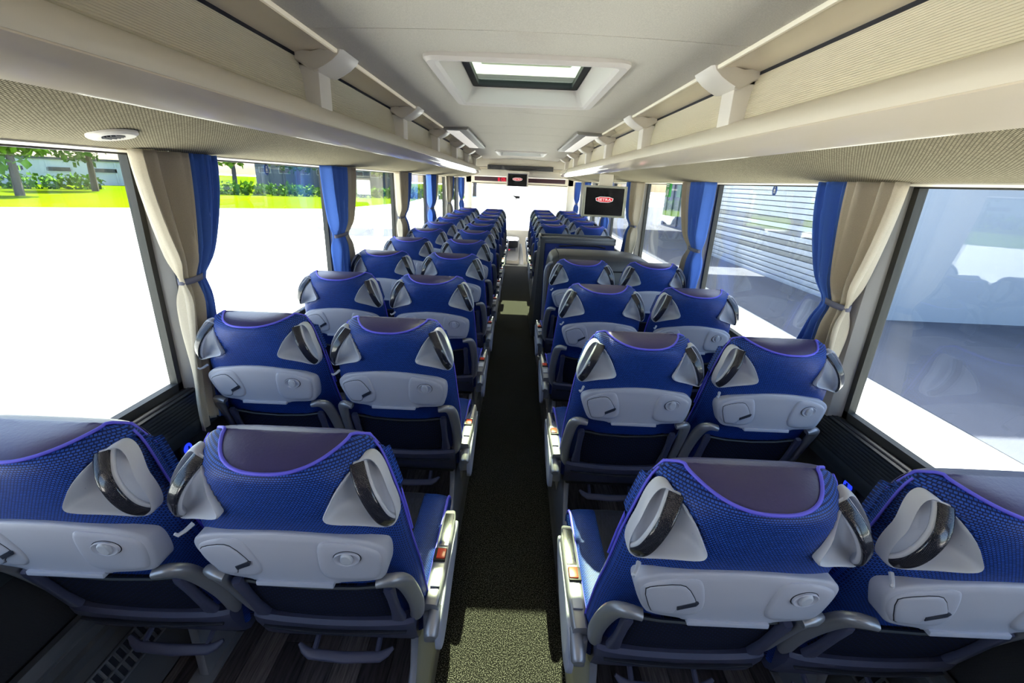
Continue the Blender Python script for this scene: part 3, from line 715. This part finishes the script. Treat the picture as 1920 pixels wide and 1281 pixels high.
# ------------------------------------------------------------------ curtains
def curtain(s, top, waist, bot, zb, split, near, label, seed):
    """spans along Y; near = colour on the side towards the camera; split = share of the near colour"""
    rnd = random.Random(seed); K = 1.044
    top, waist, bot = (tuple(K*y for y in q) for q in (top, waist, bot)); zb = zb-.03
    r = empty('curtain', (s*1.19, (top[0]+top[1])/2, WTOP)); off = (-s*1.19, -(top[0]+top[1])/2, -WTOP)
    tag(r, label, 'curtain', 'tied back window curtains')
    zt, zw = WTOP+.004, 1.32; n = 40
    def span(z):
        if z > zw:
            t = (z-zw)/(zt-zw); e = 1-(1-t)**1.7
            return [waist[i]+(top[i]-waist[i])*e for i in (0, 1)]
        t = (zw-z)/(zw-zb); e = sstep(-.2, .9, t)-.13
        e = max(0, min(1, e*1.15)); return [waist[i]+(bot[i]-waist[i])*e for i in (0, 1)]
    ph = rnd.random()*6
    for part, (u0, u1, cname) in enumerate(((0, split, near), (split, 1, 'blue' if near == 'beige' else 'beige'))):
        nf = 3 if cname == 'beige' else 4; rows = []; m_ = 12*nf
        for i in range(n+1):
            z = zt+(zb-zt)*i/n; a, c = span(z); row = []
            sq = math.exp(-((z-zw)/.05)**2)
            for j in range(m_+1):
                q = j/m_; u = u0+(u1-u0)*q; amp = .034*(1-.6*sq)*(1+.35*math.sin(3*u*6+ph))
                fold = math.sin(2*math.pi*nf*q+ph+.5*math.sin(z*3+u*4))
                yy = a+(c-a)*(u+.018*math.cos(2*math.pi*nf*q+ph)*(1-sq))
                lo = 1-sstep(.92, 1.25, z); xx = 1.212-.040*lo-.010*part*(1-lo)-.014*math.sin(math.pi*u)*(1-lo)-amp*(1-.72*lo)*fold
                zz = z-(.012*math.sin(u*9+ph) if i == n else 0)
                row.append((s*xx, yy, zz))
            rows.append(row)
        b = MB(); b.grid(rows); o = b.build(cname+'_cloth', 'curtain_'+cname, r, off=off, smooth=80)
        md = o.modifiers.new('solid', 'SOLIDIFY'); md.thickness = .0025
    a, c = waist; path = []
    for k in range(24):
        q = 2*math.pi*k/24; path.append((s*(1.202+.030*math.cos(q)), (a+c)/2+((c-a)/2+.004)*math.sin(q), zw+.006*math.sin(q)))
    rows = [[(p[0], p[1], p[2]+dz) for p in path] for dz in (-.011, .011)]
    b = MB(); b.grid(rows, closeu=True); o = b.build('tieback', 'tieback', r, off=off, smooth=80); md = o.modifiers.new('solid', 'SOLIDIFY'); md.thickness = .003
    b = MB(); b.tube([(s*1.20, a+(c-a)*.5, zt-.004), (s*1.20, a+(c-a)*.5, zt+.006)], .006, 6); b.build('curtain_hook', 'chrome', r, off=off)
    return r
L_ = [((1.41, 1.78), (1.515, 1.625), (1.43, 1.60), .80, .60, 'beige', 'beige and blue tied curtain on the left, nearest the camera'),
      ((2.82, 3.30), (2.90, 3.10), (2.80, 3.22), .86, .66, 'blue', 'mostly blue tied curtain on the left, at the second pillar'),
      ((4.45, 4.93), (4.50, 4.72), (4.42, 4.92), .86, .66, 'beige', 'mostly beige tied curtain on the left, at the third pillar'),
      ((6.04, 6.55), (6.12, 6.32), (6.02, 6.5), .86, .66, 'blue', 'blue tied curtain on the left, at the fourth pillar'),
      ((7.62, 8.12), (7.72, 7.92), (7.6, 8.1), .86, .66, 'beige', 'beige tied curtain on the left, at the fifth pillar'),
      ((9.25, 9.75), (9.4, 9.6), (9.3, 9.8), .86, .66, 'blue', 'blue tied curtain on the left, nearest the windscreen')]
R_ = [((1.446, 1.834), (1.545, 1.67), (1.50, 1.78), .86, .60, 'beige', 'beige and blue tied curtain on the right, nearest the camera'),
      ((2.91, 3.37), (2.935, 3.10), (2.84, 3.25), .86, .66, 'blue', 'mostly blue tied curtain on the right, at the second pillar'),
      ((4.58, 5.08), (4.62, 4.84), (4.55, 5.05), .86, .66, 'beige', 'mostly beige tied curtain on the right, beside the hanging screen'),
      ((6.1, 6.6), (6.2, 6.4), (6.1, 6.6), .86, .66, 'blue', 'blue tied curtain on the right, beyond the hanging screen'),
      ((8.0, 8.5), (8.1, 8.3), (8.0, 8.5), .86, .5, 'blue', 'blue tied curtain on the right, second from the windscreen'),
      ((9.3, 9.8), (9.45, 9.65), (9.3, 9.8), .86, .66, 'blue', 'blue tied curtain on the right, nearest the windscreen')]
for i, a in enumerate(L_): curtain(-1, *a, seed=i+1)
for i, a in enumerate(R_): curtain(1, *a, seed=i+21)

# ------------------------------------------------------------------ screens with the badge
def badge(parent, w_, y, z=0):
    h = w_*.26; b = MB()
    o = [(-w_/2, h/2), (w_/2, h/2), (w_*.43, -h/2), (-w_*.43, -h/2)]
    b.plate(chaikin([(x*1.07, zz*1.2+z) for x, zz in o], 1), lambda x, zz: y, .002, .0003); b.build('badge_border', 'logo_white', parent)
    b = MB(); b.plate(chaikin([(x, zz+z) for x, zz in o], 1), lambda x, zz: y-.0012, .002, .0003); bd = b.build('badge', 'logo_red', parent)
    t_ = text_mesh('SETRA', h*.78, 'lettering', 'logo_white', parent, (0, y-.0022, z-h*.03), (math.pi/2, 0, 0), sx=1.35)
r = empty('hanging_screen', (.745, 4.2, 1.70)); tag(r, 'flat screen in pale bezel hanging below the right rack', 'screen')
r.rotation_euler = (0, 0, math.radians(-6))
b = MB(); b.rings(chaikin([(-.19, 0), (.19, 0), (.19, -.265), (-.19, -.265)], 0), lambda x, z: 0, [(1, .035), (1, .004), (.985, -.004), (.90, -.002), (.86, .004), (.01, .004)]); b.build('bezel', 'bezel', r, smooth=25)
b = MB(); b.box((0, .012, -.1325), (.332, .02, .228)); b.build('display', 'screen_black', r)
b = MB(); b.box((0, .037, -.1325), (.36, .01, .24), .004); b.build('back_cover', 'dark_plastic', r)
b = MB(); b.box((0, .02, .045), (.12, .03, .10), .004); b.build('hanger', 'cream', r)
badge(r, .15, -.001, -.115)
r = empty('front_screen', (-.05, 9.62, 1.852)); tag(r, 'small flat screen hanging in the middle at the front', 'screen')
b = MB(); b.box((0, .02, -.115), (.43, .05, .24), .008); b.build('housing', 'dark_plastic', r)
b = MB(); b.box((0, -.006, -.118), (.36, .006, .215)); b.build('display', 'screen_black', r)
for s in (-1, 1): b = MB(); b.box((s*.205, -.004, -.115), (.025, .02, .24), .003); b.build('side_bezel', 'cream', r)
b = MB(); b.box((0, .10, .03), (.46, .30, .05), .008); b.build('mount', 'cream', r)
badge(r, .19, -.0105, -.1)

# ------------------------------------------------------------------ middle stairwell: divider, hood, pole
b = MB(); zt = 1.15
r = empty('divider', (.65, 5.2, POD)); off = (-.65, -5.2, -POD); tag(r, 'blue stairwell divider with sloping grey side and tray top', 'divider')
def hexa(pts8):
    b = MB(); b.v = list(pts8); b.f = [(0, 1, 2, 3), (4, 7, 6, 5), (0, 4, 5, 1), (1, 5, 6, 2), (2, 6, 7, 3), (3, 7, 4, 0)]; return b
hexa([(.29, 5.0, POD), (1.06, 5.0, POD), (1.06, 5.3, POD), (.29, 5.3, POD), (.30, 5.0, zt-.05), (1.05, 5.0, zt-.05), (1.05, 5.3, zt-.05), (.30, 5.3, zt-.05)]).build('rear_face', 'divider_blue', r, off=off, smooth=0)
hexa([(.20, 4.90, .05), (.285, 4.90, .05), (.285, 5.50, .05), (.17, 5.50, .05), (.25, 4.99, zt-.01), (.295, 4.99, zt-.01), (.295, 5.42, zt-.01), (.25, 5.42, zt-.01)]).build('side_panel', 'divider_side', r, off=off, smooth=0)
b = MB(); b.box((.65, 5.16, zt-.035), (.82, .34, .05), .008); tp = b.build('tray_top', 'alu_dark', r, off=off)
for (c, sz) in (((.65, 5.0, zt-.005), (.82, .02, .03)), ((.65, 5.32, zt-.005), (.82, .02, .03)), ((.25, 5.16, zt-.005), (.02, .34, .03)), ((1.05, 5.16, zt-.005), (.02, .34, .03))):
    b = MB(); b.box(c, sz, .004); b.build('tray_rim', 'alu_dark', r, off=off)
b = MB(); b.box((.244, 5.03, zt-.13), (.012, .03, .06), .003); b.build('side_latch', 'chrome', r, off=off)
b = MB(); b.tube([(.45, 4.985, zt-.085), (.62, 4.985, zt-.07), (.85, 4.985, zt-.07), (.95, 4.985, zt-.085)], .008, 6); b.build('net_rail', 'black_plastic', r, off=off)
r = empty('stair_hood', (.72, 4.15, POD)); off = (-.72, -4.15, -POD); tag(r, 'dark rounded cabinet behind the fourth right row', 'cabinet')
b = MB(); pr = chaikin([(.285, POD), (.275, .9), (.285, 1.06), (.32, 1.115), (.38, 1.128), (1.0, 1.128), (1.12, 1.10), (1.19, 1.06), (1.20, .9), (1.20, POD)], 2, False)
rows = [[(x, y, POD+(z-POD)*sc) for x, z in pr] for y, sc in ((3.93, .955), (3.945, .985), (3.98, 1), (4.33, 1), (4.37, .985), (4.38, .95))]
o = b.grid(rows, closeu=True); k = len(pr); b.f.append(tuple(range(o, o+k))); b.f.append(tuple(reversed(range(o+5*k, o+6*k)))); b.build('hood_body', 'hood_dark', r, off=off, smooth=45)
b = MB(); b.tube([(x, y, z) for x, y, z in ((.352, 3.925, 1.04), (.355, 3.945, 1.11), (.357, 3.99, 1.131), (.357, 4.33, 1.131))], .004, 6); b.build('hood_seam', 'gap_dark', r, off=off)
b = MB(); b.box((.85, 3.932, 1.0), (.46, .02, .012), .003); b.build('hood_slot', 'gap_dark', r, off=off)
b = MB(); b.box((.705, 3.925, .98), (.035, .03, .10), .008); b.build('hood_catch', 'black_plastic', r, off=off)
r = tag(empty('grab_pole', (.25, 3.93, POD)), 'slim grey grab pole beside the dark cabinet', 'pole')
b = MB(); b.tube([(0, 0, 0), (0, 0, .80), (.01, 0, .84), (.035, 0, .87), (.06, 0, .88)], .014, 10); b.build('pole', 'silver', r, smooth=60)
b = MB(); b.lathe([(.014, 0), (.03, 0), (.03, .008), (.014, .012)], (0, 0, 0), (0, 0, 1), 16); b.build('foot_flange', 'silver', r)

# ------------------------------------------------------------------ small fittings
for s, y, z, nm in ((-1, 1.48, .692, 'left'), (1, 1.40, .71, 'right')):
    r = tag(empty('socket_button', (s*1.237, y, z)), 'round blue lit socket in the dark wall on the '+nm, 'socket')
    b = MB(); b.plate(chaikin([(-.036, .036), (.036, .036), (.036, -.036), (-.036, -.036)], 2), lambda x, zz: 0, .012, .004); b.v = [(s*(v[1]-.008), v[0], v[2]) for v in b.v]; b.build('plate', 'black_plastic', r)
    b = MB(); b.lathe([(0, 0), (.019, 0), (.021, .003), (.021, .008)], (s*-.012, 0, 0), (s, 0, 0), 24); bt = b.build('lit_ring', 'led_blue', r)
    b = MB(); b.box((s*-.0135, 0, .002), (.003, .006, .016)); b.build('symbol', 'sticker_blue', r); b = MB(); b.box((s*-.0135, .003, -.003), (.003, .014, .005)); b.build('symbol', 'sticker_blue', r)
def belt_sticker(s, y, z, h, label):
    r = tag(empty('belt_sticker', (s*(WX+.038), y, z)), label, 'sticker')
    o = [(.5*h*.80*math.cos(a), .5*h*math.sin(a)) for a in (2*math.pi*i/24 for i in range(24))]
    def put(ol, d, m_, n):
        b = MB(); b.plate(ol, lambda x, zz: 0, .001, .0002); b.v = [(s*(v[1]-d), v[0], v[2]) for v in b.v]; b.build(n, m_, r)
    put(o, 0, 'sticker_blue', 'oval')
    put([(h*.08*math.cos(a), h*.25+h*.08*math.sin(a)) for a in (2*math.pi*i/12 for i in range(12))], .001, 'sticker_white', 'figure_head')
    put([(-.12*h, .12*h), (.12*h, .12*h), (.15*h, -.12*h), (-.15*h, -.12*h)], .001, 'sticker_white', 'figure_body')
    put([(-.2*h, -.18*h), (.2*h, -.18*h), (.2*h, -.25*h), (-.2*h, -.25*h)], .001, 'sticker_white', 'figure_belt')
belt_sticker(-1, 2.47, 1.708, .055, 'blue oval seat belt sticker on the second left window')
belt_sticker(1, 2.49, 1.714, .055, 'blue oval seat belt sticker on the second right window')
belt_sticker(1, 4.2, 1.625, .05, 'blue oval sticker below the green sign on the right window')
r = tag(empty('exit_sign', (1.265, 4.1, 1.69)), 'small green emergency exit sign on the third right window', 'sign')
b = MB(); b.box((0, 0, 0), (.02, .10, .115), .002); b.build('plate', 'sign_green', r)
for (dy, dz, sy, sz) in ((0, .042, .08, .008), (0, .028, .06, .005), (.02, -.02, .022, .05), (-.022, -.012, .012, .012), (-.022, -.032, .014, .024), (-.03, -.038, .008, .02)):
    b = MB(); b.box((-.0105, -dy, dz), (.002, sy, sz)); b.build('print', 'sticker_white', r)
for s, y, nm in ((1, 3.39, 'right'), (-1, 3.36, 'left')):
    r = tag(empty('emergency_hammer', (s*1.225, y, 1.668)), 'red emergency hammer in holder at the second %s curtain' % nm, 'hammer')
    b = MB(); b.box((0, 0, -.005), (.028, .04, .14), .006); b.build('holder', 'hammer_red', r)
    b = MB(); b.box((-s*.006, 0, .055), (.03, .075, .025), .006); b.build('hammer_head', 'hammer_red', r)
    for k in range(5):
        b = MB(); b.box((-s*.016, 0, .02-.022*k), (.006, .03, .006)); b.build('rib', 'logo_red', r)

# ------------------------------------------------------------------ front end
b = MB()
for s in (-1, 1): b.box((s*1.16, 10.85, 1.2), (.16, .12, 2.3), .01)
b.box((0, 10.85, .1), (2.4, .12, 1.1)); b.box((0, 10.85, 2.0), (2.4, .12, .68))
tag(b.build('wall_front', 'cream'), 'front end of the coach around the windscreen', kind='structure')
b = MB(); b.box((0, 10.87, 1.66), (2.3, .03, .03)); wn = tag(b.build('window_15', 'seal'), 'wide bright windscreen at the front', kind='structure')
g = MB(); g.box((0, 10.87, 1.15), (2.2, .006, 1.05)); g.build('pane', 'glass', wn)
b = MB(); b.box((0, 9.95, 2.09), (2.54, .35, .24), .02); trim(b, 'cream', 'pale bulkhead above the windscreen')
b = MB(); b.box((.0, 9.75, 1.965), (1.32, .04, .085), .004); trim(b, 'header_dark', 'dark strip across the front bulkhead')
b = MB(); b.box((0, 10.2, 1.86), (2.2, .7, .14), .03); trim(b, 'cream', 'pale front header panel')
r = tag(empty('sun_visor', (0, 10.1, 1.74)), 'dark reddish visor strip with red digital clock', 'visor')
b = MB(); b.box((0, 0, 0), (1.9, .05, .085), .01); b.build('blind', 'visor', r)
seg = {'1': 'bc', '0': 'abcdef', '6': 'acdefg', '3': 'abcdg', '8': 'abcdefg', '2': 'abged'}
cx = -.44
for ch in '8:06':
    if ch == ':':
        for dz in (-.012, .012): b = MB(); b.box((cx, -.028, dz), (.008, .004, .008)); b.build('clock_dot', 'led_red', r)
        cx += .03; continue
    for sg in seg[ch]:
        p = {'a': (0, .03, 1), 'g': (0, 0, 1), 'd': (0, -.03, 1), 'b': (.014, .015, 0), 'f': (-.014, .015, 0), 'c': (.014, -.015, 0), 'e': (-.014, -.015, 0)}[sg]
        b = MB(); b.box((cx+p[0], -.028, p[1]), (.028, .004, .008) if p[2] else (.008, .004, .028)); b.build('clock_segment', 'led_red', r)
    cx += .048
r = tag(empty('windscreen_device', (-.06, 10.80, 1.38)), 'small dark wedge shaped device on the windscreen', 'device')
b = MB(); b.v = [(-.10, 0, .03), (.08, 0, .02), (.075, 0, -.03), (.0, 0, -.035), (-.10, .05, .03), (.08, .05, .02), (.075, .05, -.03), (.0, .05, -.035)]; b.f = [(0, 1, 2, 3), (7, 6, 5, 4), (0, 4, 5, 1), (1, 5, 6, 2), (2, 6, 7, 3), (3, 7, 4, 0)]; b.build('casing', 'black_plastic', r, smooth=0)
b = MB(); b.tube([(-.015, .02, -.03), (-.01, .02, -.06)], .012, 8); b.build('stem', 'black_plastic', r)
# driver area
b = MB(); b.box((0, 10.35, -.16), (2.4, .85, .06)); tag(b.build('floor_front', 'dash_grey'), 'pale lower floor of the driver area', kind='structure')
r = tag(empty('dashboard', (-.35, 10.35, -.12)), 'grey dashboard with rounded dark instrument pod ahead of the left seats', 'dashboard')
b = MB(); b.box((-.2, .15, .38), (1.2, .5, .5), .08); b.build('console', 'dash_grey', r)
b = MB(); b.box((.20, -.02, .52), (.36, .3, .18), .07); b.build('instrument_pod', 'header_dark', r)
b = MB(); b.box((.18, -.15, .40), (.30, .06, .07), .02); b.build('switch_panel', 'alu', r)
b = MB(); b.box((.18, -.185, .40), (.03, .01, .02)); b.build('warning_switch', 'led_red', r)
b = MB(); b.tube([(.47, .0, .0), (.44, .0, .3), (.40, .05, .5)], .05, 10); b.build('side_column', 'dash_grey', r)
r = tag(empty('steering_wheel', (-.66, 10.05, .62)), 'dark steering wheel behind the far left seats', 'steering wheel')
r.rotation_euler = (math.radians(-50), 0, 0)
b = MB(); b.tube([(.22*math.cos(a), .22*math.sin(a), 0) for a in (2*math.pi*i/28 for i in range(28))], .016, 8, closed=True); b.build('rim', 'black_plastic', r, smooth=70)
b = MB(); b.box((0, 0, -.02), (.40, .05, .02), .006); b.build('spoke', 'dark_plastic', r)
b = MB(); b.tube([(0, 0, -.02), (0, 0, -.40)], .03, 8); b.build('column', 'dark_plastic', r)

# ------------------------------------------------------------------ outside
GZ = -1.3
b = MB(); b.box((0, 40, GZ-.05), (600, 600, .1)); tag(b.build('ground', 'concrete'), 'bright pale concrete yard around the coach', kind='structure')
b = MB(); b.v = [(6.4, -30, GZ+.01), (40, -30, GZ+.01), (40, 80, GZ+.01), (6.0, 80, GZ+.01)]; b.f = [(0, 1, 2, 3)]; tag(b.build('yard_shade', 'ground_shade'), 'yard ground with painted dark shade beyond the right windows', kind='structure')  # flat sheet that paints the shaded part of the yard
b = MB(); b.v = [(-240, -80, GZ+.012), (-46, 24, GZ+.012), (-17, 43, GZ+.012), (-14, 60, GZ+.012), (-30, 260, GZ+.012), (-240, 260, GZ+.012)]; b.f = [(0, 1, 2, 3, 4, 5)]
tag(b.build('lawn', 'lawn'), 'bright yellow green lawn beyond the yard on the left', 'lawn', kind='stuff')
b = MB(); b.v = [(-9.5, 24, GZ+.012), (-2, 25.5, GZ+.012), (-2, 29, GZ+.012), (-12, 27.5, GZ+.012)]; b.f = [(0, 1, 2, 3)]; tag(b.build('shadow_band', 'ground_shade'), 'painted dark shadow band in the yard on the left', kind='structure')  # shadow band on the yard, painted as a dark sheet
def building(loc, rz, length, depth, height, wall, label, ribs=0, band=None, gates=(), wins=0, added_shade_roof=0):
    r = tag(empty('industrial_hall', loc, rz), label, 'building')
    b = MB(); b.box((0, depth/2, height/2), (length, depth, height)); b.build('wall', wall, r, smooth=0)
    b = MB(); b.box((0, depth/2, height+.15), (length+.4, depth+.4, .3)); b.build('roof_edge', 'facade_dark', r, smooth=0)
    if band: b = MB(); b.box((0, -.03, band[0]), (length, .06, band[1])); b.build('plinth', 'facade_dark', r, smooth=0)
    if added_shade_roof: b = MB(); b.box((0, -added_shade_roof/2, 8.3), (length, added_shade_roof, .3)); b.build('added_shade_roof', wall, r, smooth=0)  # unseen slab added in front of the hall to shade the ground
    pr = None
    for k in range(ribs):
        x = -length/2+length*(k+.5)/ribs
        if pr is None: q = MB(); q.box((0, -.05, height/2), (.18, .1, height-.3)); pr = q.build('rib', wall); o = pr
        else: o = pr.copy(); col.objects.link(o)
        o.parent = r; o.location = (x, 0, 0)
    for (gx, gw, gh) in gates:
        b = MB(); b.box((gx, -.06, gh/2), (gw+.3, .1, gh+.15)); gt = b.build('gate', 'facade_dark', r, smooth=0)
        n = 34; pp = {}
        for k in range(n):
            z = gh*(k+.5)/n; mm = 'gate_grey' if 5 <= k <= 11 and k % 2 else 'gate_white'
            if mm not in pp: q = MB(); q.box((gx, -.13, 0), (gw, .06, gh/n*.86), .01); pp[mm] = q.build('shutter_slat', mm); o = pp[mm]
            else: o = pp[mm].copy(); col.objects.link(o)
            o.parent = gt; o.location = (0, 0, z)
    for k in range(wins):
        x = -length/2+length*(k+.5)/wins
        b = MB(); b.box((x, -.04, height*.62), (length/wins*.6, .08, height*.2)); f = b.build('window_frame', 'facade_white', r); b = MB(); b.box((x, -.07, height*.62), (length/wins*.54, .06, height*.16)); b.build('window_pane', 'window_dark', f)
    return r
# right: hall with a roller gate, then a bluish hall farther off
building((9.6, 17.2, GZ), -math.pi/2, 11.5, 14, 9.0, 'facade_white', 'white hall with wide slatted roller gate seen through the right windows', gates=((0, 10.2, 6.2),), added_shade_roof=3.7)
building((17.5, 6, GZ), -math.pi/2, 9, 14, 11, 'facade_blue', 'blue grey hall with dark plinth outside the nearest right window', ribs=16, band=(1.0, 1.6))
building((12.5, 33, GZ), -math.pi/2, 16, 14, 8, 'facade_blue', 'distant grey hall beyond the gate building on the right', ribs=10, wins=5, added_shade_roof=6.2)
# left: long low halls behind the lawn
def at(px, py, dist):
    d = Matrix(RR).transposed() @ Vector(((px-960)/851.5, (py-640.5)/851.5, 1)); h = math.hypot(d.x, d.y); return CAM+d*(dist/h)
building((-74, 59, GZ), math.radians(48), 60, 14, 3.4, 'facade_white', 'long low white hall behind the lawn on the left', ribs=24, wins=12)
building((-36, 92, GZ), math.radians(18), 26, 14, 5.2, 'facade_blue', 'grey hall far behind the lawn seen past the left curtains', ribs=14, wins=8)
def foliage(b, c, rx, ry, rz, n, leaf, rnd):
    for _ in range(n):
        u = rnd.uniform(-1, 1); a = rnd.uniform(0, 2*math.pi); q = math.sqrt(1-u*u); rr = rnd.uniform(.72, 1.02)
        p = Vector((c[0]+rx*rr*q*math.cos(a), c[1]+ry*rr*q*math.sin(a), c[2]+rz*rr*u)); sz = leaf*rnd.uniform(.6, 1.3)
        e1 = Vector((rnd.gauss(0, 1), rnd.gauss(0, 1), rnd.gauss(0, 1))).normalized()*sz; e2 = Vector((rnd.gauss(0, 1), rnd.gauss(0, 1), rnd.gauss(0, 1))).normalized()*sz
        o = len(b.v); b.v += [tuple(p), tuple(p+e1), tuple(p+e1+e2), tuple(p+e2)]; b.f.append((o, o+1, o+2, o+3))
def tree(loc, h, r0, mt, label, seed):
    rnd = random.Random(seed); r = tag(empty('tree', loc), label, 'tree', 'trees outside')
    b = MB(); b.tube([(0, 0, 0), (.1, 0, h*.3), (.0, .1, h*.7)], [h*.035, h*.028, h*.012], 8); b.build('trunk', 'trunk', r)
    b = MB()
    for k in range(7):
        a = rnd.uniform(0, 6.28); q = rnd.uniform(0, .5)*r0; foliage(b, (q*math.cos(a), q*math.sin(a), h*rnd.uniform(.45, .82)), r0*rnd.uniform(.5, .75), r0*rnd.uniform(.5, .75), h*.22, 260, h*.05, rnd)
    tag(b.build('foliage', mt, r, smooth=0), kind='stuff')
for (px, d, h, r0, mt, lb) in ((30, 62, 10, 4.5, 'leaf', 'leafy tree at the far left edge outside'), (175, 74, 10, 4.5, 'leaf_dark', 'dark leafy tree behind the white hall on the left'), (440, 82, 10, 4.5, 'leaf', 'bright tree behind the nearest left curtain'),
                               (560, 84, 11, 6, 'leaf_dark', 'tall tree left of the second left curtain'), (720, 88, 11, 6, 'leaf', 'green tree between the second and third left curtains'), (890, 95, 12, 6, 'leaf_dark', 'far tree showing at the left of the windscreen'), (1625, 60, 9, 5, 'leaf', 'tree beside the blue grey hall on the right')):
    p = at(px, 340, d); tree((p.x, p.y, GZ), h, r0, mt, lb, int(px))
def hedge(pa, pb_, h, label, seed):
    rnd = random.Random(seed); a = Vector((*pa, GZ)); c = Vector((*pb_, GZ)); r = tag(empty('hedge', a), label, 'hedge', 'hedges by the lawn')
    b = MB(); L = (c-a).length; n = int(L/1.2)
    for k in range(n):
        p = (c-a)*(k+.5)/n; foliage(b, (p.x, p.y, h*.5), .9, .9, h*.5, 90, .35, rnd)
    tag(b.build('foliage', 'leaf', r, smooth=0), kind='stuff')
hedge((-72, 37), (-52, 59), 1.6, 'clipped green hedge in front of the long white hall', 3)
hedge((-40, 58), (-8, 76), 1.4, 'low green hedge seen between the left curtains', 5)
